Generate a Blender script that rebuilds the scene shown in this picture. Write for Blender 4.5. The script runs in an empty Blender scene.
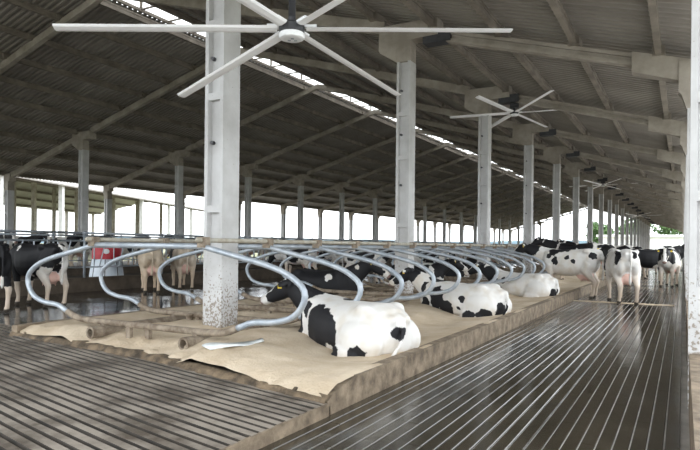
import bpy, math, random
import numpy as np
from mathutils import Vector, Matrix
random.seed(7); rng = np.random.default_rng(7)
scene = bpy.context.scene
col = scene.collection
PI = math.pi
def D(a): return math.radians(a)

# ------------------------------------------------------------------ camera
FPX, VX = 595.0, 683.0
YAW = math.atan((VX-350)/FPX); CS, SN = math.cos(YAW), math.sin(YAW)
ROLL = math.radians(0.6)
cam_d = bpy.data.cameras.new('camera'); cam = bpy.data.objects.new('camera', cam_d); col.objects.link(cam)
cam_d.sensor_width = 36; cam_d.lens = 36*FPX/700; cam_d.shift_y = 20.5/700; cam_d.clip_end = 3000; cam_d.clip_start = 0.05
r0 = Vector((CS, SN, 0)); u0 = Vector((0, 0, 1)); fw = Vector((-SN, CS, 0))
r1 = r0*math.cos(ROLL)+u0*math.sin(ROLL); u1 = u0*math.cos(ROLL)-r0*math.sin(ROLL)
M = Matrix((r1, u1, -fw)).transposed().to_4x4(); M.translation = (0, 0, 1.5)
cam.matrix_world = M
scene.camera = cam

# ------------------------------------------------------------------ world: even bright overcast
w = bpy.data.worlds.new('overcast'); scene.world = w; w.use_nodes = True
bg = w.node_tree.nodes['Background']; bg.inputs[0].default_value = (0.92, 0.965, 1.0, 1); bg.inputs[1].default_value = 1.0
vs = scene.view_settings
vs.view_transform = 'Standard'; vs.look = 'None'; vs.gamma = 1.0; vs.exposure = 2.05; vs.use_curve_mapping = False

# ------------------------------------------------------------------ helpers
class MB:
    def __init__(s): s.v = []; s.f = []
    def add(s, vs_, fs):
        n = len(s.v); s.v += [tuple(p) for p in vs_]; s.f += [tuple(n+i for i in q) for q in fs]; return s
    def box(s, x0, x1, y0, y1, z0, z1):
        return s.add([(x0,y0,z0),(x1,y0,z0),(x1,y1,z0),(x0,y1,z0),(x0,y0,z1),(x1,y0,z1),(x1,y1,z1),(x0,y1,z1)],
                     [(0,3,2,1),(4,5,6,7),(0,1,5,4),(1,2,6,5),(2,3,7,6),(3,0,4,7)])
    def prism(s, poly, axis, a, b):
        # poly of 2d points (counter-clockwise seen along -axis) swept along axis from a to b
        n = len(poly)
        def P(p, t): return (t, p[0], p[1]) if axis == 'x' else ((p[0], t, p[1]) if axis == 'y' else (p[0], p[1], t))
        V = [P(p, a) for p in poly]+[P(p, b) for p in poly]
        F = [tuple(range(n))[::-1], tuple(range(n, 2*n))]+[(i, (i+1) % n, n+(i+1) % n, n+i) for i in range(n)]
        if axis == 'y': F = [q[::-1] for q in F]
        return s.add(V, F)
    def tube(s, pts, rad, n=10, cap=True):
        pts = [Vector(p) for p in pts]; m = len(pts)
        if not hasattr(rad, '__len__'): rad = [rad]*m
        V = []; F = []; ref = None
        for i, p in enumerate(pts):
            t = (pts[min(i+1, m-1)]-pts[max(i-1, 0)]).normalized()
            if ref is None:
                ref = Vector((0, 0, 1)) if abs(t.z) < .9 else Vector((1, 0, 0))
            a = (ref-t*ref.dot(t)).normalized(); b = t.cross(a); ref = a
            for k in range(n):
                th = 2*PI*k/n; V.append(p+(a*math.cos(th)+b*math.sin(th))*rad[i])
        for i in range(m-1):
            for k in range(n):
                k2 = (k+1) % n; F.append((i*n+k, i*n+k2, (i+1)*n+k2, (i+1)*n+k))
        if cap: F += [tuple(range(n))[::-1], tuple(range((m-1)*n, m*n))]
        return s.add(V, F)
    def lathe(s, prof, n=24, c=(0, 0, 0)):
        V = []; F = []; m = len(prof)
        for r, z in prof:
            for k in range(n): V.append((c[0]+r*math.cos(2*PI*k/n), c[1]+r*math.sin(2*PI*k/n), c[2]+z))
        for i in range(m-1):
            for k in range(n): F.append((i*n+k, i*n+(k+1) % n, (i+1)*n+(k+1) % n, (i+1)*n+k))
        F += [tuple(range(n))[::-1], tuple(range((m-1)*n, m*n))]
        return s.add(V, F)
    def ell(s, c, r, R=None, n=14, m=9):
        V = []; F = []
        for i in range(m+1):
            ph = -PI/2+PI*i/m
            cp = max(math.cos(ph), .02)
            for k in range(n):
                th = 2*PI*k/n
                p = Vector((r[0]*cp*math.cos(th), r[1]*cp*math.sin(th), r[2]*math.sin(ph)))
                if R is not None: p = R @ p
                V.append(p+Vector(c))
        for i in range(m):
            for k in range(n): F.append((i*n+k, i*n+(k+1) % n, (i+1)*n+(k+1) % n, (i+1)*n+k))
        F += [tuple(range(n))[::-1], tuple(range(m*n, (m+1)*n))]
        return s.add(V, F)
    def rings(s, rings):
        n = len(rings[0]); V = [p for r in rings for p in r]; F = []
        for i in range(len(rings)-1):
            for k in range(n): F.append((i*n+k, i*n+(k+1) % n, (i+1)*n+(k+1) % n, (i+1)*n+k))
        F += [tuple(range(n))[::-1], tuple(range((len(rings)-1)*n, len(rings)*n))]
        return s.add(V, F)
    def mesh(s, name, mat=None, smooth=False):
        me = bpy.data.meshes.new(name); me.from_pydata(s.v, [], s.f); me.update()
        if mat: me.materials.append(mat)
        if smooth: me.polygons.foreach_set('use_smooth', [True]*len(me.polygons))
        return me
    def build(s, name, mat=None, parent=None, loc=(0, 0, 0), smooth=False):
        return obj(name, s.mesh(name, mat, smooth), parent, loc)
def obj(name, me, parent=None, loc=(0, 0, 0), rz=0):
    o = bpy.data.objects.new(name, me); col.objects.link(o); o.location = Vector(loc); o.rotation_euler = (0, 0, rz)
    if parent: o.parent = parent
    return o
def tag(o, label=None, cat=None, group=None, kind=None):
    if label: o['label'] = label
    if cat: o['category'] = cat
    if group: o['group'] = group
    if kind: o['kind'] = kind
    return o
def thing(name, label, cat, loc=(0, 0, 0), rz=0, group=None):
    return tag(obj(name, None, None, loc, rz), label, cat, group)
def copy_tree(o, parent=None):
    c = o.copy(); col.objects.link(c); c.parent = parent
    for ch in [x for x in col.objects if x.parent == o]: copy_tree(ch, c)
    return c
ORD = ['first','second','third','fourth','fifth','sixth','seventh','eighth','ninth','tenth','eleventh','twelfth','thirteenth','fourteenth',
       'fifteenth','sixteenth','seventeenth','eighteenth','nineteenth','twentieth','twenty-first','twenty-second','twenty-third','twenty-fourth',
       'twenty-fifth','twenty-sixth','twenty-seventh','twenty-eighth']
def smooth_path(pts, it=2):
    pts = [Vector(p) for p in pts]
    for _ in range(it):
        q = [pts[0]]
        for a, b in zip(pts[:-1], pts[1:]): q += [a*.75+b*.25, a*.25+b*.75]
        q.append(pts[-1]); pts = q
    return pts

# ------------------------------------------------------------------ materials
def mat(name, c1, c2=None, scale=3.0, rough=.8, rough2=None, bump=0.0, bscale=None, metal=0.0, lo=.35, hi=.65, spec=.5, stretch=None, rscale=None, rlo=.4, rhi=.6, coat=0):
    m = bpy.data.materials.new(name); m.use_nodes = True; nt = m.node_tree; N = nt.nodes; L = nt.links
    b = N['Principled BSDF']; b.inputs['Metallic'].default_value = metal; b.inputs['Roughness'].default_value = rough
    b.inputs['Specular IOR Level'].default_value = spec
    b.inputs['Base Color'].default_value = (*c1, 1)
    tc = N.new('ShaderNodeTexCoord'); geo = N.new('ShaderNodeNewGeometry')
    vec = geo.outputs['Position']
    if stretch:
        mp = N.new('ShaderNodeMapping'); mp.inputs['Scale'].default_value = stretch; L.new(vec, mp.inputs[0]); vec = mp.outputs[0]
    def noise(sc, det=5):
        n = N.new('ShaderNodeTexNoise'); n.inputs['Scale'].default_value = sc; n.inputs['Detail'].default_value = det
        n.inputs['Roughness'].default_value = .62; L.new(vec, n.inputs['Vector']); return n.outputs['Fac']
    if c2:
        r = N.new('ShaderNodeValToRGB'); e = r.color_ramp.elements
        e[0].position = lo; e[0].color = (*c1, 1); e[1].position = hi; e[1].color = (*c2, 1)
        L.new(noise(scale), r.inputs[0]); L.new(r.outputs[0], b.inputs['Base Color'])
    if rough2 is not None:
        mr = N.new('ShaderNodeMapRange'); mr.inputs[1].default_value = rlo; mr.inputs[2].default_value = rhi
        mr.inputs[3].default_value = rough; mr.inputs[4].default_value = rough2
        L.new(noise(rscale or scale*.6), mr.inputs[0]); L.new(mr.outputs[0], b.inputs['Roughness'])
    if bump:
        bp = N.new('ShaderNodeBump'); bp.inputs['Strength'].default_value = bump; bp.inputs['Distance'].default_value = .03
        L.new(noise(bscale or scale*4), bp.inputs['Height']); L.new(bp.outputs[0], b.inputs['Normal'])
    if coat: b.inputs['Coat Weight'].default_value = coat
    return m
MT = {}
MT['concrete'] = mat('weathered_concrete', (.30, .27, .22), (.46, .43, .38), 2.2, .85, bump=.15, bscale=14)
MT['column'] = mat('column_concrete', (.42, .415, .41), (.54, .54, .54), 1.6, .85, bump=.12, bscale=12)
def splash(m):
    N = m.node_tree.nodes; L = m.node_tree.links; b = N['Principled BSDF']
    src = b.inputs['Base Color'].links[0].from_socket
    g = N.new('ShaderNodeNewGeometry'); sx = N.new('ShaderNodeSeparateXYZ'); L.new(g.outputs['Position'], sx.inputs[0])
    n = N.new('ShaderNodeTexNoise'); n.inputs['Scale'].default_value = 30; n.inputs['Detail'].default_value = 4; L.new(g.outputs['Position'], n.inputs['Vector'])
    mr = N.new('ShaderNodeMapRange'); mr.inputs[1].default_value = .25; mr.inputs[2].default_value = 1.5; mr.inputs[3].default_value = .10; mr.inputs[4].default_value = -.18
    L.new(sx.outputs[2], mr.inputs[0])
    ad = N.new('ShaderNodeMath'); L.new(n.outputs['Fac'], ad.inputs[0]); L.new(mr.outputs[0], ad.inputs[1])
    st = N.new('ShaderNodeMapRange'); st.inputs[1].default_value = .52; st.inputs[2].default_value = .60; st.inputs[4].default_value = .75; L.new(ad.outputs[0], st.inputs[0])
    mx = N.new('ShaderNodeMixRGB'); mx.inputs[2].default_value = (.17, .125, .08, 1); L.new(st.outputs[0], mx.inputs[0]); L.new(src, mx.inputs[1]); L.new(mx.outputs[0], b.inputs['Base Color'])
splash(MT['column'])
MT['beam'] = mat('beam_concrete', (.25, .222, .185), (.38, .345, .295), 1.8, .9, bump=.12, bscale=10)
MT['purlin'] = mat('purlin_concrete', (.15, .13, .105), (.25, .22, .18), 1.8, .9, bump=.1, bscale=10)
MT['sheet'] = mat('roof_sheet', (.225, .205, .178), (.32, .295, .26), .6, .5, bump=.03)
MT['kerb'] = mat('kerb_concrete', (.10, .073, .048), (.27, .21, .145), 6, .8, bump=.4, bscale=18)
MT['sand'] = mat('sand', (.47, .375, .265), (.60, .505, .385), 1.6, .95, bump=.6, bscale=24, spec=.15)
MT['mud'] = mat('dirty_sand', (.04, .029, .018), (.20, .145, .09), 6, .85, bump=.9, bscale=16)
MT['wet'] = mat('wet_concrete', (.020, .017, .014), (.045, .038, .030), 1.2, .04, .17, bump=.07, bscale=5, rscale=.55, rlo=.42, rhi=.56)
MT['slat'] = mat('wet_slat', (.026, .021, .014), (.052, .043, .030), 2.5, .05, .24, bump=.06, bscale=7, rscale=.7, rlo=.28, rhi=.72)
MT['gap_glint'] = mat('slurry_sky_glint', (.22, .205, .185), (.48, .455, .42), 2, .3)  # slurry kept pale so its colour carries the sky glint of wet gaps
MT['ridge'] = mat('grooved_concrete', (.080, .063, .046), (.27, .235, .195), 1.8, .55, .9, bump=.4, bscale=20, lo=.36, hi=.58, rscale=1)
MT['groove'] = mat('groove_shade', (.020, .017, .013), (.05, .04, .03), 6, .7)  # dark colour stands in for shade inside the crossover grooves
MT['bounce'] = mat('bounce_concrete', (.48, .46, .43), (.60, .58, .55), .8, .9)  # bright concrete of the added aprons, pale to bounce light
MT['galv'] = mat('galvanised_steel', (.30, .34, .385), (.44, .475, .51), 7, .42, .58, metal=.45, rscale=9)
MT['rust'] = mat('muddy_steel', (.13, .095, .065), (.30, .25, .19), 9, .8, bump=.5, bscale=30)
MT['railtan'] = mat('dusty_steel', (.30, .27, .21), (.42, .40, .35), 8, .6, metal=.2)
MT['dark'] = mat('dark_metal', (.035, .036, .04), (.06, .06, .065), 6, .5, metal=.3)
MT['blade'] = mat('fan_blade', (.88, .88, .90), (.92, .92, .93), 2, .4)
MT['white'] = mat('white_plastic', (.80, .81, .82), None, rough=.4)
MT['brown'] = mat('feed_wall', (.055, .040, .028), (.11, .085, .06), 2, .75, bump=.2)
MT['lane'] = mat('feed_lane', (.055, .045, .034), (.10, .085, .065), 1, .8, bump=.2)
MT['grass'] = mat('field_grass', (.15, .16, .085), (.27, .26, .16), .05, .95)
MT['leaf'] = mat('tree_leaves', (.05, .10, .035), (.12, .20, .07), 1.5, .9, bump=.5)
MT['bark'] = mat('bark', (.10, .075, .05), (.16, .12, .09), 5, .9)
MT['hill'] = mat('distant_hill', (.10, .155, .19), (.12, .175, .20), .01, 1)  # blue tint puts distance haze into the colour
MT['pale'] = mat('pale_render', (.72, .72, .70), (.80, .80, .78), .6, .8)
MT['red'] = mat('red_paint', (.42, .018, .03), (.52, .03, .045), 4, .45)
MT['skirt'] = mat('pale_skirt', (.60, .68, .76), (.70, .76, .82), 4, .4)
MT['plastic'] = mat('pale_scrap', (.62, .66, .66), (.74, .76, .74), 5, .4)
MT['yellow'] = mat('yellow_tag', (.75, .55, .05), None, rough=.5)
MT['eye'] = mat('eye_black', (.01, .008, .006), None, rough=.1)
MT['postwhite'] = mat('painted_post', (.62, .62, .60), (.72, .72, .70), 3, .7)
def cow_material():
    m = bpy.data.materials.new('cow_coat'); m.use_nodes = True; N = m.node_tree.nodes; L = m.node_tree.links
    b = N['Principled BSDF']; b.inputs['Roughness'].default_value = .62; b.inputs['Specular IOR Level'].default_value = .3
    a = N.new('ShaderNodeAttribute'); a.attribute_name = 'patch'
    bc = N.new('ShaderNodeAttribute'); bc.attribute_name = 'coat'
    tc = N.new('ShaderNodeTexCoord'); n = N.new('ShaderNodeTexNoise'); n.inputs['Scale'].default_value = 9; n.inputs['Detail'].default_value = 3
    L.new(tc.outputs['Object'], n.inputs['Vector'])
    mm = N.new('ShaderNodeMath'); mm.operation = 'MULTIPLY_ADD'; mm.inputs[1].default_value = .16; mm.inputs[2].default_value = -.08
    L.new(n.outputs['Fac'], mm.inputs[0])
    ad = N.new('ShaderNodeMath'); ad.operation = 'ADD'; L.new(a.outputs['Fac'], ad.inputs[0]); L.new(mm.outputs[0], ad.inputs[1])
    mr = N.new('ShaderNodeMapRange'); mr.inputs[1].default_value = -.006; mr.inputs[2].default_value = .006; L.new(ad.outputs[0], mr.inputs[0])
    n2 = N.new('ShaderNodeTexNoise'); n2.inputs['Scale'].default_value = 4; L.new(tc.outputs['Object'], n2.inputs['Vector'])
    tint = N.new('ShaderNodeMixRGB'); tint.blend_type = 'MULTIPLY'; tint.inputs[2].default_value = (.80, .72, .60, 1)
    mr2 = N.new('ShaderNodeMapRange'); mr2.inputs[1].default_value = .45; mr2.inputs[2].default_value = .75; mr2.inputs[4].default_value = .7
    L.new(n2.outputs['Fac'], mr2.inputs[0]); L.new(mr2.outputs[0], tint.inputs[0]); L.new(bc.outputs['Color'], tint.inputs[1])
    mix = N.new('ShaderNodeMixRGB'); mix.inputs[2].default_value = (.010, .010, .012, 1)
    L.new(mr.outputs[0], mix.inputs[0]); L.new(tint.outputs[0], mix.inputs[1]); L.new(mix.outputs[0], b.inputs['Base Color'])
    return m
MT['cow'] = cow_material()

# ------------------------------------------------------------------ layout constants
BAY, Y0, NK = 6.5, 6.6, 20
XC, XR, XI, XO, XE = -5.83, -16.6, -26.4, -32.7, 0.20
ZR, SL = 9.85, 0.285
def zb(x): return ZR-SL*abs(x-XR)              # top of the roof beams
YA, YB = -1.0, 130.8
KX = -2.70                                     # alley face of the stall bed
def yend(x): return 4.45+.2*min(KX-x, 3)+.08*max(0, KX-x-3)           # front end of the bed, slightly skewed

# ------------------------------------------------------------------ ground and floors
tag(MB().box(-900, 900, -300, 1500, -.4, -.06).build('ground', MT['grass']), kind='structure')
tag(MB().box(.9, 14, -14, 140, -.1, -.02).build('floor_bounce_right', MT['bounce']), kind='structure')  # added outside the barn to bounce light up under the right roof
tag(MB().box(-33.5, .9, -16, -8, -.1, -.02).build('floor_bounce_front', MT['bounce']), kind='structure')  # unseen slab added behind the camera to bounce light inwards
tag(MB().box(-40, -33.5, -16, 140, -.1, -.02).build('floor_bounce_left', MT['concrete']), kind='structure')  # added for the light it bounces to the left eave
fl = tag(MB().box(-33.5, .9, -8, 131, -.05, -.012).build('floor', MT['wet']), kind='structure')
al = tag(MB().box(KX-.05, .06, -3, 131, -.011, -.006).build('floor_alley', MT['gap_glint']), kind='structure')
# concrete slats of the near alley
NW = 24; PW = (0.0-KX)/NW
meshes = {}
def slat_mesh(L):
    k = round(L, 2)
    if k not in meshes:
        g = .0055; b = .005
        mb = MB(); x0, x1 = g, PW-g
        mb.prism([(x0, 0), (x1, 0), (x1, .010), (x1-b, .016), (x0+b, .016), (x0, .010)], 'y', 0.004, L-.004)
        meshes[k] = mb.mesh('slat', MT['slat'])
    return meshes[k]
for i in range(NW):
    y = -2.6+(i*1.37) % 3.25-3.25*.3
    while y < 44:
        L = 3.25 if y < 18 else 6.5
        obj('slat', slat_mesh(L), al, (KX+i*PW, y, -.008+random.uniform(0, .002)))
        y += L
far = MB()
for i in range(NW): far.box(KX+i*PW+.012, KX+(i+1)*PW-.012, 51, 131, -.006, .008)
tag(far.build('slat_field', MT['slat'], al), kind='stuff')
# feed lane
tag(MB().box(-22.3, -16.3, -8, 131, -.012, .12).build('floor_feed_lane', MT['lane']), kind='structure')

# crossover with cast ridges
XL = -15.2
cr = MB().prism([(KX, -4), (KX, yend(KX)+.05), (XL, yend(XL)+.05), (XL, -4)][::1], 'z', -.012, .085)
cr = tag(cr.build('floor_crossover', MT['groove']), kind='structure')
sk = .2
pitch = .108
def ridge_mesh(n):
    a, b2 = .006, .084
    mb = MB(); V = []; F = []; m = 24
    rr = random.Random(n)
    for j in range(m+1):
        x = KX+.0+(XL-KX)*j/m; dy = (KX-x)*sk
        w1 = rr.uniform(-.006, .006); w2 = rr.uniform(-.008, .004); hz = rr.uniform(-.005, .002)
        V += [(x, a+dy, .0), (x, a+.004+dy+w1*.5, .037+hz), (x, b2-.004+dy+w2*.5, .037+hz), (x, b2+dy, .0)]
    for j in range(m):
        for q in range(3): F.append((j*4+q, j*4+q+1, (j+1)*4+q+1, (j+1)*4+q))
    F += [(0, 3, 2, 1)]
    me = mb.add(V, [tuple(reversed(q)) for q in F]).mesh('ridge_bar', MT['ridge'])
    me.materials.append(MT['groove'])                                  # groove sides painted dark to stand in for shade
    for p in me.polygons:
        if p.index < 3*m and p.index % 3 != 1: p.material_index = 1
    return me
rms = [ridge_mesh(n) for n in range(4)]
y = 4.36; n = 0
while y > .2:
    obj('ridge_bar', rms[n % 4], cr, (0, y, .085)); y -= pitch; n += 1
tag(MB().box(KX-.01, KX+.02, -4, yend(KX), -.012, .118).build('trim_1', MT['kerb'], None), kind='structure')

# ------------------------------------------------------------------ stall bed
tag(MB().prism([(yend(KX), -.012), (126, -.012), (126, .262), (5.0, .262), (yend(KX)+.12, .19), (yend(KX), .13)], 'x', KX-.14, KX).build('trim_2', MT['kerb']), kind='structure')
tag(MB().box(-8.72, -8.58, yend(-8.6), 126, -.012, .262).build('trim_3', MT['kerb']), kind='structure')
fk = MB(); V = []; m = 60
rr = random.Random(3)
for j in range(m+1):
    x = KX-.005+(-8.72-KX+.01)*j/m; ye = yend(x)
    h = .225+rr.uniform(-.03, .02); o_ = rr.uniform(-.05, .02)
    V += [(x, ye-.05+o_*.6, .10), (x, ye-.02+o_*.4, .15+rr.uniform(-.02, .015)), (x, ye+.03, .185+(h-.225)*.5), (x, ye+.30, .15), (x, ye+.3, .05)]
F = []
for j in range(m):
    for q in range(4): F.append((j*5+q, (j+1)*5+q, (j+1)*5+q+1, j*5+q+1))
fk.add(V, F); tag(fk.build('trim_4', MT['mud'], smooth=True), kind='structure')
from mathutils import noise as mn
def sand_h(x, y):
    t = (x-(-8.6))/(KX-.03+8.6)           # 0 left edge .. 1 alley edge
    edge = max(0.0, min(t, 1-t))*5.8; d0 = y-yend(x)
    h = .262+.075*min(1, edge/1.4)**1.2
    d = y-yend(x)
    h -= .11*math.exp(-max(d-.0, 0)/.16)
    if -7.4 < x < -4.7: h -= .12*math.exp(-((d-.15)/.45)**2)*min(1, (x+7.4)*3, (-4.7-x)*3)
    h -= .13*math.exp(-((edge-.95)/.62)**2)*max(0, min(1, (d-.6)/.8))*min(1, edge/.12)
    if .02 < edge: h += .028*mn.noise(Vector((x*1.3, y*1.3, 0)))+.016*mn.noise(Vector((x*4, y*4, 3)))*min(1, edge*3)
    # loose heaps thrown up round the front base rail
    h += (.09 if -7.2 < x < -4.9 else .05)*max(0, mn.noise(Vector((x*5, y*5, 9))))*math.exp(-(d-.25)**2/.06)
    return h
ys = [0]
while ys[-1] < 122: ys.append(ys[-1]+(.055 if ys[-1] < 6 else (.12 if ys[-1] < 16 else (.4 if ys[-1] < 40 else 2))))
nx = 100; V = []; F = []
for j, dy in enumerate(ys):
    for i in range(nx+1):
        x = -8.6+(KX-.03+8.6)*i/nx
        fade = max(0, 1-dy/20)
        yy = dy+.0+yend(x)*fade+4.6*(1-fade)
        V.append((x, yy, sand_h(x, yy)))
for j in range(len(ys)-1):
    for i in range(nx):
        a = j*(nx+1)+i; F.append((a, a+1, a+nx+2, a+nx+1))
tag(MB().add(V, F).build('sand_bedding', MT['sand'], smooth=True), 'pale tan loose sand filling the raised stall bed', 'sand', kind='stuff')

# ------------------------------------------------------------------ columns
def column_meshes(h, base, w=.33, d=.36):
    s = MB(); fl_, dep = .06, .075
    x, yy = w/2, d/2
    prof = [(-x, -yy), (-x+fl_, -yy), (-x+fl_+.012, -yy+dep), (x-fl_-.012, -yy+dep), (x-fl_, -yy), (x, -yy),
            (x, yy), (x-fl_, yy), (x-fl_-.012, yy-dep), (-x+fl_+.012, yy-dep), (-x+fl_, yy), (-x, yy)]
    s.prism(prof, 'z', base, h)
    ribs = [base+.0, 1.95, 3.55, 4.9, h-1.3]
    for k, z in enumerate(ribs):
        if z > h-1: continue
        zz = z+ (1.15 if k == 0 else .10)
        s.box(-x+fl_-.005, x-fl_+.005, -yy+.004, yy-.004, z, zz)
    return s.mesh('shaft', MT['column'])
def head_mesh(h, left, right):
    s = MB(); a = .165
    # corbel: long haunched arm on one side, short square arm on the other
    P = []
    s.prism([(-a, h-.95), (a, h-.95), (a, h-.45), (right, h-.43), (right, h-.04), (-left, h-.04), (-left, h-.62), (-left+.05, h-.68)], 'y', -.18, .18)
    return s.mesh('corbel', MT['beam'])
hole = MB().tube([(0, -.16, 0), (0, .16, 0)], .028, 10).mesh('bolt_hole', MT['dark'])
def make_column(X, k, base, left, right, label, detail, group, w=.33):
    h = zb(X)+.05
    t = thing('concrete_column', label, 'column', (X, Y0+BAY*k, base), 0, group)
    key = (round(X, 2), w, base)
    if key not in meshes:
        meshes[key] = (column_meshes(h-.94, base, w), head_mesh(h, left, right))
    a, b = meshes[key]
    obj('shaft', a, t, (0, 0, -base)); obj('corbel', b, t, (0, 0, -base))
    if detail:
        for z in (2.95, 4.15, 5.2): obj('bolt_hole', hole, t, (-.06, 0, z-base))
    return t
for k in range(NK):
    make_column(XC, k, .25, .66, .85, f'pale concrete column with corbel, {ORD[k]} from the front in the stall bed row', k < 4, 'columns along the stall bed', .34)
for k in range(NK):
    make_column(XE, k, 0., .3, .2, f'concrete eave column, {ORD[k]} from the front along the right side of the alley', False, 'columns under the right eave', .30)
for k in range(1, NK):
    make_column(XI, k, 0., .7, .7, f'grey concrete column with corbels, {ORD[k-1]} from the front in the row left of the feed lane', False, 'columns left of the feed lane')
    make_column(XO, k, 0., .25, .3, f'concrete eave column, {ORD[k-1]} from the front along the far left side', False, 'columns under the left eave', .30)

# ------------------------------------------------------------------ roof beams
def sloped(x0, x1, t0, t1, d0, d1, hw, name='segment'):
    # piece between x0<x1 hugging the roof line; t = drop of its top below the roof line, d = depth
    s = MB()
    z0, z1 = zb(x0), zb(x1)
    s.prism([(x0, z0-t0-d0), (x1, z1-t1-d1), (x1, z1-t1), (x0, z0-t0)], 'y', -hw, hw)
    return s
def seg(name, s): return s.mesh(name, MT['beam'])
RB = {}
RB['inner_segment'] = seg('inner_segment', sloped(XR, XC-.55, .0, .0, .25, .30, .10))
t_ = sloped(XC+.75, -.87, .01, .01, .075, .075, .11); t_.v += []; 
u_ = sloped(XC+.75, -.87, .185, .175, .075, .075, .11)
v_ = sloped(XC+.75, -.87, .08, .08, .11, .10, .035)
mid = MB(); [mid.add(q.v, q.f) for q in (t_, u_, v_)]
RB['middle_segment'] = seg('middle_segment', mid)
RB['outer_segment'] = seg('outer_segment', sloped(-.92, XE+.2, -.01, -.01, .40, .46, .15))
LB = {}
LB['inner_segment'] = seg('inner_segment', sloped(XI+.6, XR, 0, 0, .28, .24, .09))
LB['outer_segment'] = seg('outer_segment', sloped(XO-.2, XI-.6, 0, 0, .30, .28, .11))
clamp = MB().box(-.33, .33, -.16, .16, -.20, .05).mesh('fan_clamp', MT['dark'])
for k in range(-1, NK):
    y = Y0+BAY*k
    lab = 'overhead behind the camera' if k < 0 else f'{ORD[k]} from the front'
    t = thing('roof_beam', f'concrete roof beam over the stall bed and alley, {lab}', 'beam', (XR, y, zb(XR)), 0, 'beams of the right roof slope')
    for nme, me in RB.items(): obj(nme, me, t, (-XR, 0, -zb(XR)))
    if k >= 0: obj('clamp_plate', clamp, t, (-5.02-XR, 0, zb(-5.02)-.12-zb(XR)))
    t = thing('roof_beam', f'dark concrete roof beam on the left roof slope, {lab}', 'beam', (XR, y, zb(XR)), 0, 'beams of the left roof slope')
    for nme, me in LB.items(): obj(nme, me, t, (-XR, 0, -zb(XR)))

# ------------------------------------------------------------------ roof: corrugated sheets, purlins
def roof(name, xa, xb):
    s = MB(); V = []; F = []; per = .225; prof = [(0, 0), (.07, 0), (.10, .07), (.195, .07)]
    nr = int((YB-YA)/per)
    pts = [(YA+i*per+a, b) for i in range(nr) for a, b in prof]
    for yy, dz in pts:
        V += [(xa, yy, zb(xa)+.235+dz), (xb, yy, zb(xb)+.235+dz)]
    for i in range(len(pts)-1): F.append((2*i, 2*i+1, 2*i+3, 2*i+2))
    s.add(V, F)
    o = s.build(name, MT['sheet']); return tag(o, kind='structure')
rr_ = roof('ceiling_right', -15.92, .95)
rl_ = roof('ceiling_left', -33.6, -17.30)
def purlin(x, parent):
    s = MB(); z = zb(x); n = .055
    s.box(-n, n, YA, YB, 0, .05); s.box(-n*.55, n*.55, YA, YB, .05, .15); s.box(-n, n, YA, YB, .15, .215)
    # seating shoes over the beams
    for k in range(NK): s.box(-.11, .11, Y0+BAY*k-.22, Y0+BAY*k+.22, -.01, .17)
    return s.build('purlin', MT['purlin'], parent, (x, 0, z))
x = -.45
while x > -16.2: purlin(x, rr_); x -= 1.55
x = -32.9
while x < -17: purlin(x, rl_); x += 1.55
# ridge vent: open slot with raised cap
rv = thing('ridge_vent', 'raised ridge cap over the bright open slot along the roof ridge', 'ridge vent', (XR, YA, ZR))
s = MB(); L_ = YB-YA
s.prism([(-1.15, 1.45), (0, 1.70), (1.15, 1.45), (1.15, 1.49), (0, 1.74), (-1.15, 1.49)], 'y', 0, L_); s.build('cap', MT['sheet'], rv)
for sx in (-1, 1):
    MB().box(sx*.66-.05, sx*.66+.05, 0, L_, .06, .17).build('kerb_rail', MT['purlin'], rv)
    MB().tube([(sx*.64, 0, .55), (sx*.64, L_, .55)], .02, 6).build('side_rail', MT['galv'], rv)
bar = MB().box(-.70, .70, -.03, .03, .10, .16).mesh('cross_bar', MT['purlin'])
post = MB().box(-.03, .03, -.05, .05, .2, 1.5).mesh('upright', MT['purlin'])
for i in range(int(L_/1.3)):
    y = .5+i*1.3
    if y > 90: break
    obj('cross_bar', bar, rv, (0, y, 0))
    if i % 2 == 0:
        obj('upright', post, rv, (-.64, y, 0)); obj('upright', post, rv, (.64, y, 0))

# ------------------------------------------------------------------ stall dividers (double loop, head to head)
XM = -6.16
half = [(1.0, 1.47), (1.50, 1.365), (1.98, 1.27), (2.32, 1.16), (2.56, .97), (2.42, .70), (2.10, .605), (1.80, .60), (1.60, .52), (1.36, .425), (1.0, .415)]
def half_path(sg):
    core = smooth_path([(sg*a, 0, b) for a, b in half], 2)
    return core
def make_divider(label):
    t = thing('stall_divider', label, 'stall divider', (XM, 5.5, 0), 0, 'double loop dividers along the stall bed')
    loopR = half_path(1); loopL = half_path(-1)
    nR = next(i for i, p in enumerate(loopR) if i > len(loopR)//2 and p.x < 1.62)
    MB().tube(loopR[:nR+1], .037, 10).build('loop_pipe', MT['galv'], t, smooth=True)
    MB().tube(loopL[:nR+1], .037, 10).build('loop_pipe', MT['galv'], t, smooth=True)
    MB().tube([(-1.06, 0, 1.47), (1.06, 0, 1.47)], .039, 10).build('top_pipe', MT['galv'], t, smooth=True)
    MB().tube(loopL[nR:]+loopR[nR:][::-1], .044, 10).build('base_pipe', MT['rust'], t, smooth=True)
    for x in (-.79, -.28, .08, .91): MB().box(x-.035, x+.035, -.03, .03, .18, .40).build('leg', MT['rust'], t)
    for x in (-1.02, 1.02): MB().box(x-.06, x+.06, -.05, .05, 1.455, 1.585).build('clamp', MT['rust'], t)
    return t
div = make_divider('')
for i in range(28):
    o = div if i == 0 else copy_tree(div)
    o.location = (XM, 5.5+1.3*i, 0)
    o['label'] = f'galvanised double loop stall divider, {ORD[i]} from the front of the stall bed'
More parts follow.
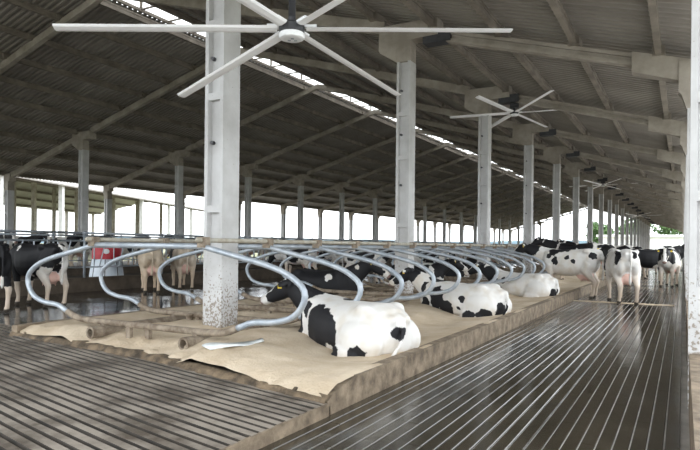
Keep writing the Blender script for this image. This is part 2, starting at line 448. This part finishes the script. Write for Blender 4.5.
for x, nm in ((-7.18, 'left'), (-5.14, 'right')):
    tag(MB().tube([(0, 5.38, 0), (0, 124, 0)], .030, 10).build('neck_rail', MT['railtan'], None, (x, 0, 1.545), smooth=True),
        f'long dusty neck rail on top of the stall dividers, {nm} one of the two', 'rail', 'neck rails over the stall bed')
for x, nm in ((-6.95, 'left'), (-5.25, 'right')):
    s = MB()
    ring = [[(r*math.cos(2*PI*k/14), y, r*math.sin(2*PI*k/14)) for k in range(14)] for r, y in ((.055, 5.6), (.055, 5.28), (.082, 5.28), (.082, 60))]
    s.rings(ring); s.f.pop(-1)
    tag(s.build('base_rail', MT['rust'], None, (x, 0, .29), smooth=False), f'half buried muddy base rail with open end under the front divider, {nm} one', 'rail', 'base rails in the sand')
st = thing('stub_post', 'short dark stub post sticking up from the sand left of the first column', 'post', (-6.58, 6.75, .33))
MB().tube([(0, 0, -.02), (0, 0, .07)], .05, 10).build('stub', MT['rust'], st); MB().lathe([(.075, .07), (.08, .08), (.08, .10), (.06, .11)], 12).build('cap', MT['rust'], st)
# pale strip lying in the sand
s = MB(); V = []
for i in range(13):
    t = i/12; wv = .15*math.sin(PI*min(1, t*1.15+.08))**.6+.015
    V += [(t*.82, -wv, .012+.02*math.sin(t*6)), (t*.82, wv, .02+.02*math.sin(t*6+1)), (t*.82, wv, .034+.02*math.sin(t*6+1)), (t*.82, -wv, .026+.02*math.sin(t*6))]
F = [(0, 3, 2, 1), (48, 49, 50, 51)]
for i in range(12):
    for q in range(4): F.append((i*4+q, i*4+(q+1) % 4, (i+1)*4+(q+1) % 4, (i+1)*4+q))
o = tag(s.add(V, F).build('plastic_strip', MT['plastic'], None, (-4.62, 5.0, .318), True), 'pale flat plastic strip lying on the sand by the first column', 'scrap'); o.rotation_euler = (0, 0, 1.35)

V = []; F = []; nn = 40
for i in range(nn+1):
    x = KX+.02+2.5*i/nn; yc = 17.75+.10*mn.noise(Vector((x*2, 1, 0))); wv = .05+.16*max(0, .5+mn.noise(Vector((x*1.6, 7, 0))))
    V += [(x, yc-wv, .002), (x, yc, .02+.02*abs(mn.noise(Vector((x*5, 3, 0))))), (x, yc+wv, .002)]
for i in range(nn): F += [(3*i, 3*i+3, 3*i+4, 3*i+1), (3*i+1, 3*i+4, 3*i+5, 3*i+2)]
tag(MB().add(V, F).build('spilled_sand', MT['sand'], None, (0, 0, .008), True), 'thin line of spilled sand across the wet alley by the standing cows', 'sand', kind='stuff')

# ------------------------------------------------------------------ feed fences and walls
tag(MB().box(-16.35, -16.10, -6, 126, -.012, .42).build('wall_feed', MT['brown']), kind='structure')
tag(MB().box(-22.5, -22.25, -6, 126, -.012, .50).build('wall_feed_far', MT['brown']), kind='structure')
tag(MB().box(.06, .46, 1.2, 130, -.012, .52).build('wall_right', MT['kerb']), kind='structure')
def fence(label, x, group, bars=True):
    t = thing('feed_fence', label, 'fence', (x, 0, .5), 0, group)
    for z, r in ((1.80, .038), (.74, .026), (1.56, .026)):
        MB().tube([(0, .02, z-.5), (0, BAY-.02, z-.5)], r, 8).build('rail', MT['galv'], t, smooth=True)
    for y in (.1, BAY/2): MB().tube([(0, y, -.1), (0, y, 1.36)], .04, 8).build('post', MT['galv'], t, smooth=True)
    if bars:
        v1 = MB().tube([(0, 0, .24), (0, 0, 1.06)], .020, 6).mesh('bar', MT['galv'])
        v2 = MB().tube([(0, 0, .24), (0, .24, 1.06)], .020, 6).mesh('slanted_bar', MT['galv'])
        for i in range(8):
            obj('bar', v1, t, (0, .45+i*.75, 0)); obj('slanted_bar', v2, t, (.03, .62+i*.75, 0))
    return t
fb = fence('', -16.22, 'feed fence panels beside the left alley')
for i in range(13):
    o = fb if i == 0 else copy_tree(fb)
    o.location.y = -1+BAY*i if i else -1
    o['label'] = f'galvanised feed fence panel behind the left alley, {ORD[i]} from the front'
ff = fence('', -22.38, 'feed fence panels across the feed lane', False)
for i in range(14):
    o = ff if i == 0 else copy_tree(ff)
    o.location.y = 5.5+BAY*i
    o['label'] = f'plain pipe fence panel across the feed lane, {ORD[i]} from the front'

# red topped machine in the feed lane
mc = thing('feed_pusher', 'round red and pale grey machine standing behind the feed fence', 'machine', (-17.0, 13.55, .12))
MB().lathe([(.55, .05), (.60, .06), (.60, .13), (.55, .15)], 28).build('rim', MT['red'], mc)
MB().lathe([(.56, .15), (.55, .3), (.47, .82), (.44, .84)], 28).build('skirt', MT['skirt'], mc)
MB().lathe([(.45, .84), (.47, .86), (.46, 1.28), (.42, 1.36), (.25, 1.40)], 28).build('cover', MT['red'], mc)
s = MB(); s.ell((.455*math.cos(-.72), .455*math.sin(-.72), 1.10), (.03, .10, .09), Matrix.Rotation(-.72, 3, 'Z')); s.build('emblem', MT['white'], mc)
for a in range(8):
    th = a*PI/4; MB().tube([(.565*math.cos(th), .565*math.sin(th), .16), (.475*math.cos(th), .475*math.sin(th), .83)], .014, 6).build('seam', MT['dark'], mc)

# ------------------------------------------------------------------ fans
def make_fan(label, loc, R, rod, chord, tilt, side, a0, rz, pitch):
    t = thing('ceiling_fan', label, 'fan', loc, rz, 'six bladed ceiling fans')
    k = max(R/3.14, .72)
    MB().lathe([(.07*k, -.01*k), (.165*k, -.01*k), (.175*k, .02*k), (.175*k, .10*k), (.14*k, .13*k), (.06*k, .14*k), (.05*k, .22*k)], 24).build('hub', MT['dark'], t)
    disc = MB().lathe([(.13*k, -.095*k), (.17*k, -.08*k), (.18*k, -.05*k), (.17*k, -.01*k)], 28).build('cover_disc', MT['white'], t)
    em = MB()
    for q in range(3):
        a = q*2*PI/3+.5; em.box(-.012*k+.05*k*math.cos(a), .03*k+.05*k*math.cos(a), -.012*k+.05*k*math.sin(a), .02*k+.05*k*math.sin(a), -.101*k, -.094*k)
    em.build('emblem', MT['galv'], disc)
    MB().tube([(0, 0, .12*k), (0, 0, rod)], .035, 12).build('rod', MT['dark'], t, smooth=True)
    MB().box(-.14, .14, -.12, .12, rod-.10, rod+.02).build('mount_plate', MT['dark'], t)
    T = Matrix.Rotation(math.radians(side), 3, 'Y') @ Matrix.Rotation(-math.radians(tilt), 3, 'X')
    for d in (0, a0, 180-a0, 180, 180+a0, 360-a0):
        c2 = chord/2
        s = MB().prism([(-c2, -.004), (-c2*.3, -.016), (c2*.6, -.014), (c2, 0), (c2*.6, .014), (-c2*.3, .014)], 'x', .20*k, R)
        br = MB().box(.10*k, .34*k, -.045*k, .045*k, .012, .035)
        Rm = T @ Matrix.Rotation(math.radians(d), 3, 'Z') @ Matrix.Rotation(math.radians(pitch), 3, 'X')
        bl = None
        for mb, nm, mt in ((s, 'blade', MT['blade']), (br, 'bracket', MT['white'])):
            mb.v = [tuple(Rm @ Vector(p)+Vector((0, 0, .055*k))) for p in mb.v]
            bo = mb.build(nm, mt, bl if bl else t)
            bl = bl or bo
    return t
FX = -5.02
make_fan('large white six bladed fan nearest the camera, in front of the first column', (-3.40, 4.85, 3.60), 2.25, zb(-3.40)+.01-3.60, .115, 7, -2.4, 52, YAW+D(6.0), 9)
make_fan('second white fan from the camera, hanging beside the third stall bed column', (-4.86, Y0+BAY*2, 5.86), 2.09, zb(-4.86)-.34-5.86, .17, 6, -1.4, 59, YAW-D(15.5), 9)
make_fan('third white fan from the camera, over the standing cows', (-5.0, Y0+BAY*6, 5.95), 2.25, zb(-5.0)-.34-5.95, .17, 6, -1.5, 58, YAW-D(23), 9)
make_fan('smallest white fan, farthest along the barn', (-4.7, Y0+BAY*11, 5.33), 2.5, zb(-4.7)-.34-5.33, .17, 6, -1.5, 58, YAW-D(25.8), 9)

# ------------------------------------------------------------------ cows
def trunk_rings(st, n=20, e=.85):
    R = []
    for x, top, bot, hw in st:
        zc = (top+bot)/2; hh = (top-bot)/2
        ring = []
        for k in range(n):
            t = 2*PI*k/n; c, s = math.cos(t), math.sin(t)
            ring.append((x, hw*math.copysign(abs(c)**e, c), zc+hh*math.copysign(abs(s)**e, s)))
        R.append(ring)
    return R
def add_head(mb, poll, yaw, pitch):
    Rm = Matrix.Rotation(yaw, 3, 'Z') @ Matrix.Rotation(pitch, 3, 'Y')     # local +x = towards muzzle
    st = [(-.07, .06, .07, 0), (-.02, .105, .125, 0), (.10, .118, .150, -.02), (.20, .105, .140, -.03), (.32, .080, .112, -.035), (.44, .074, .090, -.035), (.52, .086, .082, -.035), (.56, .075, .066, -.04), (.585, .04, .035, -.04)]
    rings = []
    for x, hw, hh, dz in st:
        rings.append([Rm @ Vector((x, hw*math.cos(2*PI*k/14), dz+hh*math.sin(2*PI*k/14)))+Vector(poll) for k in range(14)])
    mb.rings(rings)
    for sg in (-1, 1):
        E_ = Rm @ Matrix.Rotation(sg*math.radians(-12), 3, 'X') @ Matrix.Rotation(sg*math.radians(-14), 3, 'Z')
        mb.ell(Rm @ Vector((-.01, sg*.19, .03))+Vector(poll), (.035, .13, .062), E_, 10, 6)
    info = dict(muzzle=Rm @ Vector((.54, 0, -.04))+Vector(poll), eyes=[Rm @ Vector((.155, sg*.110, .035))+Vector(poll) for sg in (-1, 1)],
                ears=[Rm @ Vector((.035, sg*.22, .02))+Vector(poll) for sg in (-1, 1)], poll=Vector(poll), R=Rm)
    return info
def neck(mb, a, b, r0, r1, w=.62):
    a, b = Vector(a), Vector(b); rings = []
    t = (b-a).normalized(); side = Vector((0, 0, 1)).cross(t).normalized(); up = t.cross(side)
    for i in range(6):
        q = i/5; p = a.lerp(b, q); r = r0*(1-q)+r1*q
        rings.append([p+side*(r*w*math.cos(2*PI*k/14))+up*(r*math.sin(2*PI*k/14)) for k in range(14)])
    mb.rings(rings)
def finish(mb, name, voxel=.024):
    me = mb.mesh(name+'_raw'); o = bpy.data.objects.new(name+'_raw', me); col.objects.link(o)
    m = o.modifiers.new('r', 'REMESH'); m.mode = 'VOXEL'; m.voxel_size = voxel; m.use_smooth_shade = True
    m2 = o.modifiers.new('s', 'SMOOTH'); m2.factor = .5; m2.iterations = 6
    dg = bpy.context.evaluated_depsgraph_get(); dg.update()
    out = bpy.data.meshes.new_from_object(o.evaluated_get(dg)); out.name = name
    bpy.data.objects.remove(o); bpy.data.meshes.remove(me)
    out.materials.clear(); out.materials.append(MT['cow'])
    out.polygons.foreach_set('use_smooth', [True]*len(out.polygons))
    return out
def standing(name, head=(1.42, 0, 1.60, 0, .55), front=0.0, step=.0):
    mb = MB()
    mb.rings(trunk_rings([(-.90, 1.36, 1.16, .08), (-.84, 1.43, 1.02, .19), (-.72, 1.47, .92, .255), (-.56, 1.49, .84, .29), (-.38, 1.47, .73, .31),
        (-.15, 1.45, .65, .36), (.10, 1.44, .63, .37), (.32, 1.45, .66, .34), (.52, 1.48, .70, .275), (.68, 1.47, .76, .225), (.80, 1.42, .84, .17), (.88, 1.34, .96, .09)]))
    for sg in (-1, 1):
        mb.ell((-.54, sg*.25, 1.40), (.12, .07, .075)); mb.ell((-.86, sg*.12, 1.34), (.08, .06, .07))
        mb.ell((-.62, sg*.185, 1.05), (.24, .13, .32)); mb.ell((.55, sg*.20, 1.08), (.20, .10, .32))
        dx = sg*step
        mb.tube([(-.60, sg*.19, 1.02), (-.52+dx*.3, sg*.225, .82), (-.68+dx*.7, sg*.20, .60), (-.77+dx, sg*.185, .49), (-.74+dx, sg*.185, .30), (-.72+dx, sg*.185, .14), (-.68+dx, sg*.185, .05), (-.67+dx, sg*.185, 0)],
                [.17, .145, .085, .070, .047, .050, .058, .066], 12)
        f0 = front
        mb.tube([(.54, sg*.19, .98), (.52-dx*.3, sg*.19, .74), (.52-dx*.6, sg*.185, .46+f0*.5), (.52-dx*.8, sg*.185, .40+f0*.6), (.50-dx, sg*.185, .22+f0*.85), (.51-dx, sg*.185, .13+f0), (.54-dx, sg*.185, .05+f0), (.55-dx, sg*.185, f0)],
                [.135, .092, .060, .066, .044, .049, .058, .064], 12)
    mb.ell((-.44, 0, .71), (.25, .185, .20)); mb.ell((-.54, 0, .66), (.15, .17, .15))
    for a in (-.36, -.56):
        for sg in (-1, 1): mb.tube([(a, sg*.09, .58), (a-.005, sg*.095, .47)], [.026, .020], 8)
    mb.tube([(-.80, 0, 1.42), (-.90, 0, 1.40), (-.955, 0, 1.28), (-.965, .01, 1.0), (-.965, .02, .78), (-.96, .02, .64), (-.955, .02, .52)], [.05, .045, .034, .027, .030, .045, .022], 10)
    hx, hy, hz, yw, pt = head
    neck(mb, (.60, 0, 1.16), (hx-.06, hy*.85, hz-.06), .33, .155)
    info = add_head(mb, (hx, hy, hz), yw, pt)
    return finish(mb, name), info
def lying(name, head=(1.22, 0, 1.02, 0, .5), side=1):
    mb = MB()
    mb.rings(trunk_rings([(-.98, .50, .22, .10), (-.93, .60, .08, .23), (-.82, .70, .0, .34), (-.64, .765, -.05, .42), (-.42, .755, -.06, .46), (-.15, .745, -.06, .485),
        (.12, .75, -.06, .475), (.36, .775, -.05, .41), (.56, .80, -.04, .32), (.72, .77, .0, .25), (.84, .70, .08, .18), (.92, .60, .2, .09)], 24, .82))
    for sg in (-1, 1):
        mb.ell((-.60, sg*.26, .675), (.14, .085, .09)); mb.ell((-.91, sg*.12, .555), (.08, .07, .08))
        mb.ell((-.60, sg*.33, .27), (.37, .19, .30), Matrix.Rotation(sg*.12, 3, 'Z')); mb.ell((.52, sg*.22, .42), (.24, .13, .34))
        mb.tube([(-.35, sg*.42, .14), (-.55, sg*.47, .08), (-.74, sg*.45, .06), (-.52, sg*.50, .03), (-.28, sg*.52, .02), (-.16, sg*.52, .02)], [.12, .085, .07, .05, .05, .06], 10)
        mb.tube([(.55, sg*.22, .3), (.80, sg*.24, .12), (.93, sg*.23, .09), (.80, sg*.25, .05), (.60, sg*.26, .04)], [.12, .085, .075, .055, .05], 10)
    mb.tube([(-.90, 0, .62), (-1.00, 0, .58), (-1.05, .03, .44), (-1.06, .10, .25), (-1.03, .20, .10), (-.99, .30, .05), (-.96, .38, .04)], [.05, .045, .034, .028, .032, .045, .025], 10)
    hx, hy, hz, yw, pt = head
    neck(mb, (.60, 0, .50), (hx-.06, hy*.9, hz-.05), .32, .155)
    info = add_head(mb, (hx, hy, hz), yw, pt)
    return finish(mb, name), info
WHITE = np.array((.67, .655, .63)); TAN = np.array((.58, .45, .33)); PINK = np.array((.62, .40, .34)); HOOF = np.array((.06, .05, .04))
eye_me = MB().ell((0, 0, 0), (.020, .020, .020), None, 8, 6).mesh('eye', MT['eye'], True)
tag_me = MB().box(-.004, .004, -.03, .03, -.045, .035).mesh('ear_tag', MT['yellow'])
def cow(base, label, loc, rz, blobs, white=(), group='cows', leg_tan=1.0, detail=True, black_face=True, scale=1.0, rnd=None, lie=False, tint=None):
    me0, info = base
    me = me0.copy(); n = len(me.vertices); co = np.empty(n*3, np.float32); me.vertices.foreach_get('co', co); co = co.reshape(-1, 3)
    patch = np.full(n, -1.0)
    bl = list(blobs)
    if rnd is not None:
        R_ = random.Random(rnd); dens = R_.randint(5, 9)
        for _ in range(dens):
            bl.append((R_.uniform(-.9, .9), R_.choice((-1, 1))*R_.uniform(.1, .4), (R_.uniform(.2, .8) if lie else R_.uniform(.9, 1.45)), R_.uniform(.13, .36)))
        bl.append((.95, 0, .75 if lie else 1.35, R_.uniform(.25, .5)))
    for b in bl:
        c = np.array(b[:3]); q = (co-c)
        if len(b) > 4: q = q/np.array(b[4])
        patch = np.maximum(patch, b[3]-np.linalg.norm(q, axis=1))
    if black_face:
        pl = np.array(info['poll']); mz = np.array(info['muzzle'])
        d = np.linalg.norm(co-(pl*.75+mz*.25), axis=1); patch = np.maximum(patch, .30-d)
        Ri = np.array(info['R'].transposed()); q = (co-pl) @ Ri.T          # local head coordinates
        blaze = (q[:, 0] > -.02) & (q[:, 0] < .6) & (np.abs(q[:, 2]+.03) > 0)
        front = np.where(blaze, np.minimum(.055-np.abs(q[:, 1]), (q[:, 2]-.02)*1.0), -1)
        patch = np.where(front > -.03, np.minimum(patch, -front*1.5), patch)
        mzd = .14-np.linalg.norm(co-mz, axis=1); patch = np.where(mzd > -.05, np.minimum(patch, -mzd), patch)
    for b in white:
        c = np.array(b[:3]); q = (co-c)
        if len(b) > 4: q = q/np.array(b[4])
        patch = np.minimum(patch, np.linalg.norm(q, axis=1)-b[3])
    c = np.tile(WHITE*np.array(tint) if tint else WHITE, (n, 1))
    if not lie:
        t = np.clip((.95-co[:, 2])/.55, 0, 1)[:, None]*leg_tan*.75; legs = (np.abs(co[:, 1]) > .10)[:, None]
        c = c*(1-t*legs)+TAN*t*legs
        ud = (np.linalg.norm((co-np.array((-.47, 0, .64)))/np.array((.29, .19, .22)), axis=1) < 1.0); c[ud] = PINK; patch[ud] = -.3
        patch = np.where((co[:, 2] < .55) & (co[:, 0] < .9), np.minimum(patch, -.2), patch)
        hf = (co[:, 2] < .07); c[hf] = HOOF
        tl = (co[:, 0] < -.93) & (co[:, 2] < .78); patch[tl] = -.3
    else:
        t = np.clip((.16-co[:, 2])/.2, 0, 1)[:, None]*.6; c = c*(1-t)+TAN*t
    m_ = np.linalg.norm(co-np.array(info['muzzle']), axis=1) < .075; c[m_] = (.25, .17, .15)
    a = me.attributes.new('patch', 'FLOAT', 'POINT'); a.data.foreach_set('value', patch.astype(np.float32))
    a = me.attributes.new('coat', 'FLOAT_COLOR', 'POINT'); a.data.foreach_set('color', np.concatenate([c, np.ones((n, 1))], 1).astype(np.float32).ravel())
    o = obj('cow', me, None, loc, rz); o.scale = (scale,)*3
    tag(o, label, 'cow', group)
    if detail:
        for e in info['eyes']: obj('eye', eye_me, o, e)
        for e in info['ears']: obj('ear_tag', tag_me, o, e)
    return o
S_level = standing('cow_standing', (1.40, 0, 1.60, 0, .55))
S_eat = standing('cow_eating', (1.40, 0, 1.05, 0, .95), step=.06)
S_perch = standing('cow_perching', (1.36, .10, 1.55, .3, .6), front=.30)
S_walk = standing('cow_walking', (1.38, .05, 1.52, .2, .6), step=.12)
S_front = standing('cow_facing', (1.28, .06, 1.44, .12, .95), step=.05)
L_turn = lying('cow_lying', (1.18, .16, .90, .45, .5))
L_fwd = lying('cow_resting', (1.22, .05, .95, .2, .55))

GB = 'cows lying in the stalls'; GS = 'cows standing in the alley'; GL = 'cows at the left feed fence'
# lying in the near stalls; local +x is forward, +y the cow's left (the side the camera sees)
cow(L_turn, 'large black and white cow lying nearest the camera on the sand', (-3.80, 6.80, .12), D(158),
    [(1.05, 0, .75, .50), (.80, .30, .15, .20), (.02, .44, .30, .33, (1.1, 1, 1)), (.16, .40, .52, .22, (1, 1, .8)), (.25, .45, .02, .22), (-.36, .50, .10, .10), (-.72, .50, .12, .115), (-1.0, .05, .40, .10), (.50, .30, .58, .10, (.8, 1, 1.3)), (.66, .27, .36, .13, (.55, 1, 1.6)), (.05, -.1, .78, .14), (.1, -.4, .5, .3)],
    [(.42, .35, .42, .055, (.7, 1, 4.5)), (-.12, .5, .06, .12), (-.6, .3, .6, .2)], GB, lie=True).scale.z = .89
cow(L_fwd, 'black and white cow lying in the stalls, second from the camera', (-3.87, 11.45, .12), D(167),
    [(.30, .44, .42, .22, (.9, 1, 1.3)), (.05, .47, .20, .18), (-.32, .46, .42, .08), (-.26, .50, .20, .06), (.62, .3, .3, .12), (.70, .2, .6, .14), (-.50, .52, .08, .13), (-.78, .42, .12, .15), (-.96, .15, .22, .16), (-.95, -.1, .5, .12), (-.2, -.1, .80, .15), (.95, .25, .3, .13), (.5, 0, .85, .2), (1.2, 0, .95, .3)],
    [], GB, lie=True).scale.z = .88
cow(L_fwd, 'mostly white cow lying in the stalls, third from the camera', (-3.87, 16.55, .12), D(167),
    [(.35, .42, .55, .10), (.62, .3, .45, .16), (.7, .25, .25, .14), (.45, .4, .25, .10), (-.98, .12, .20, .14), (.9, .1, .7, .25)], [], GB, lie=True).scale.z = .90
cow(L_fwd, 'white and black cow lying in the left stall row behind the second resting cow', (-7.55, 20.45, .14), D(6), [], [], GB, rnd=5, lie=True)
cow(L_fwd, 'black cow lying in the left stall row behind the nearest cow', (-7.8, 12.65, .14), D(6), [(0, 0, .6, 1.1), (.8, 0, .6, .6)], [(.3, -.4, .6, .1), (.9, -.2, .9, .14)], GB, lie=True)
cow(L_turn, 'dark patched cow lying in the left stall row behind the second column', (-7.55, 17.85, .14), D(6), [(-.3, -.2, .5, .6)], [], GB, rnd=12, lie=True)
cow(S_perch, 'white cow with black spots standing half on the stall bed', (-3.02, 19.15, 0), D(174),
    [(.42, .25, 1.42, .17), (.15, .15, 1.50, .16, (1.6, 1, 1)), (.36, .36, 1.12, .12, (.8, 1, 1.3)), (.0, .37, 1.22, .075), (-.2, .36, 1.10, .065), (.55, .25, 1.25, .08), (-.72, .22, 1.26, .12), (1.2, 0, 1.5, .35)], [], GS)
cow(S_walk, 'white cow with black hip patch standing in the alley seen from behind', (-1.52, 18.25, 0), D(110),
    [(-.66, .24, 1.24, .15, (1, 1, 1.3)), (-.88, -.13, 1.34, .12), (.22, .36, 1.25, .11, (.8, 1, 1.5)), (.42, .30, 1.05, .18), (.60, .2, 1.25, .22), (.55, .2, .75, .12), (1.1, 0, 1.4, .35)], [], GS)
cow(S_level, 'black cow with white legs standing beyond the two white cows', (-1.35, 29.4, 0), D(14), [(0, 0, 1.15, 1.2), (.9, 0, 1.2, .6)], [(.9, -.2, 1.45, .18), (.3, -.2, .70, .15), (-.5, -.2, .75, .18)], GS)
cow(S_front, 'white and black cow facing the camera with a white blaze in the alley', (-.48, 27.0, 0), D(-98),
    [(.75, .25, 1.2, .3), (.75, -.3, 1.25, .25), (-.3, .2, 1.3, .35), (1.1, 0, 1.4, .25)], [(.75, 0, .80, .26)], GS)
cow(S_level, 'dark cow standing at the right feed wall beyond the facing cow', (-.95, 33.2, 0), D(8), [(0, 0, 1.1, 1.0), (.9, 0, 1.2, .5)], [(-.2, -.3, .8, .15)], GS)
extra = [((-3.6, 24.35, .22), 178, S_level, 33), ((-3.7, 29.55, .22), 175, S_level, 34), ((-7.9, 33.45, .22), 5, S_level, 40), ((-2.0, 36.5, 0), 100, S_walk, 21), ((-3.5, 38.65, .22), 176, S_level, 36), ((-1.1, 41, 0), 80, S_level, 35)]
for i, (p, a, b, r) in enumerate(extra):
    cow(b, f'patched cow standing far along the barn behind the two white cows, {ORD[i]} from the camera', p, D(a), [], [], GS, rnd=r, detail=False)
# left alley, heads towards the feed fence
cow(S_eat, 'black cow with tan hind legs at the left edge of the picture', (-13.3, 7.35, 0), D(176), [(-.3, 0, 1.15, .9), (.7, 0, 1.2, .6)], [], GL)
cow(S_eat, 'black cow with full pink udder and white legs at the left feed fence', (-13.45, 8.75, 0), D(180), [(-.3, 0, 1.2, .55), (.4, 0, 1.1, .7), (-.75, .2, 1.2, .3)], [(.35, .3, 1.45, .14, (.8, 1, 1)), (-.66, .2, .70, .22)], GL)
cow(S_eat, 'pale tan cow seen from behind at the feed fence', (-14.6, 13.25, 0), D(142), [(.9, 0, 1.2, .3), (.1, -.3, 1.2, .3)], [], GL, leg_tan=1.3, tint=(.80, .68, .54))
cow(S_eat, 'pale cow standing close beside the tan cow at the feed fence', (-14.75, 14.75, 0), D(146), [(.2, .2, 1.2, .4), (.9, 0, 1.2, .3)], [], GL, tint=(.86, .76, .64))
for i, (y, r) in enumerate(((21.4, 51), (25.5, 52), (27.0, 57), (32.5, 53), (36.2, 54), (41.0, 58))):
    cow(S_eat, f'patched cow eating at the left feed fence beyond the first column, {ORD[i]} of them', (-14.55, y, 0), D(178), [], [], GL, rnd=r, detail=False)
for i, (x, y, a, r) in enumerate(((-11.0, 21.0, 20, 61), (-10.2, 25.5, 190, 62), (-11.5, 30, 60, 63), (-10.5, 36, 200, 64))):
    cow(S_walk, f'dark patched cow standing in the left alley seen through the loops, {ORD[i]} of four', (x, y, 0), D(a), [(0, 0, 1.2, .5)], [], GL, rnd=r, detail=False)
# far row beyond the feed lane
ff_y = 14
tag(MB().box(-33, -22.6, -2, 126, -.012, .30).build('floor_far_row', MT['lane']), kind='structure')
for i in range(28):
    y = ff_y+i*1.75+random.uniform(-.3, .3)
    q = (y-Y0) % BAY
    if min(q, BAY-q) < .65: y += .75 if q < BAY/2 else -.75
    b = S_level if i % 3 else S_walk
    cow(b, f'patched cow in the row beyond the feed lane, {ORD[i]} from the left', (-24.75-random.uniform(0, .6), y, .30), D(random.uniform(-12, 12)), [], [], 'cows in the row beyond the feed lane', rnd=100+i, detail=False)

# ------------------------------------------------------------------ surroundings
# neighbouring open barn to the left
bx = thing('barn', 'neighbouring open sided barn on white posts beyond the left eave', 'building', (-41.5, 27, 0), math.atan2(14.3, 32))
Lb = 75; y0_ = -26
for nm, pr in (('roof_slope', [(0, 6.0), (0, 6.12), (-11, 8.9), (-11, 8.75)]), ('roof_slope', [(-11, 8.75), (-11, 8.9), (-22, 6.1), (-22, 5.95)])):
    MB().prism(pr, 'y', y0_, y0_+Lb).build(nm, MT['sheet'], bx)
for i in range(9):
    x = -1-i*2.5; z = 6.0+(-x if x > -11 else 22+x)*.25
    MB().box(x-.08, x+.08, y0_, y0_+Lb, z-.25, z+.0).build('purlin', MT['purlin'], bx)
for j in range(11):
    for x in (-.4, -7.5, -14.5, -21.6):
        z = 6.0+(-x if x > -11 else 22+x)*.25
        MB().box(x-.16, x+.16, -.16, .16, 0, z).build('post', MT['postwhite'] if x > -1 else MT['concrete'], bx, (0, y0_+.5+j*7.3, 0))
# low pale building and trees past the far gable
pb = thing('shed', 'long low pale building beyond the far end of the barn', 'building', (-4, 178, 0))
MB().box(-16, 22, 0, 8, -.1, 4.6).build('wall', MT['pale'], pb); MB().prism([(-17, 4.6), (23, 4.6), (23, 5.2), (-17, 5.2)], 'y', -1, 9).build('roof', MT['pale'], pb)
gate = thing('end_barrier', 'brown cross rail barrier closing the far end of the alley', 'barrier', (-1.3, 129, 0))
MB().box(-2, 1.4, -.06, .06, 1.0, 1.5).build('board', MT['brown'], gate)
for x in (-1.9, 0, 1.3): MB().box(x-.08, x+.08, -.08, .08, -.01, 1.6).build('post', MT['brown'], gate)
def tree(x, y, h, r, seed, label):
    t = thing('tree', label, 'tree', (x, y, -.06), 0, 'trees beyond the barn')
    R_ = random.Random(seed)
    MB().tube([(0, 0, 0), (.1, 0, h*.3), (0, .1, h*.6)], [.35, .28, .15], 8).build('trunk', MT['bark'], t)
    V = []; F = []
    lumps = [(R_.uniform(-.6, .6)*r, R_.uniform(-.5, .5)*r, h*.62+R_.uniform(-.22, .30)*h, r*R_.uniform(.35, .6)) for _ in range(14)]
    for i in range(2600):
        l = R_.choice(lumps); d = Vector((R_.gauss(0, 1), R_.gauss(0, 1), R_.gauss(0, 1))).normalized()*l[3]*R_.uniform(.75, 1.05)
        p = Vector(l[:3])+Vector((d.x, d.y, d.z*.8)); a = Vector((R_.gauss(0, 1), R_.gauss(0, 1), R_.gauss(0, 1))).normalized()*.42; b = a.orthogonal().normalized()*.3
        n = len(V); V += [p-a, p-b, p+a, p+b]; F.append((n, n+1, n+2, n+3))
    tag(MB().add(V, F).build('foliage', MT['leaf'], t), kind='stuff')
for i, (x, y, h, r, lab) in enumerate(((-3, 205, 12.5, 5, 'leafy tree behind the pale building at the far end'), (9, 212, 11.5, 5, 'rounded tree behind the right end of the pale building'),
        (-14, 208, 11, 5, 'leafy tree behind the left end of the pale building'), (-23, 200, 9, 4.5, 'dark tree seen between the far columns, left of the pale building'))):
    tree(x, y, h, r, i, lab)
V = []; F = []; n = 90
for i in range(n+1):
    a = -PI*.05+PI*1.1*i/n; R_ = 1250
    h = 15+9*mn.noise(Vector((i*.17, 2, 0)))+8*mn.noise(Vector((i*.6, 5, 0)))
    V += [(R_*math.cos(a)-200, R_*math.sin(a), -5), (R_*math.cos(a)*1.02-200, R_*1.02*math.sin(a), h), (R_*math.cos(a)*1.15-200, R_*1.15*math.sin(a), -5)]
for i in range(n): F += [(3*i, 3*i+1, 3*i+4, 3*i+3), (3*i+1, 3*i+2, 3*i+5, 3*i+4)]
tag(MB().add(V, F).build('hills', MT['hill'], smooth=True), kind='structure')
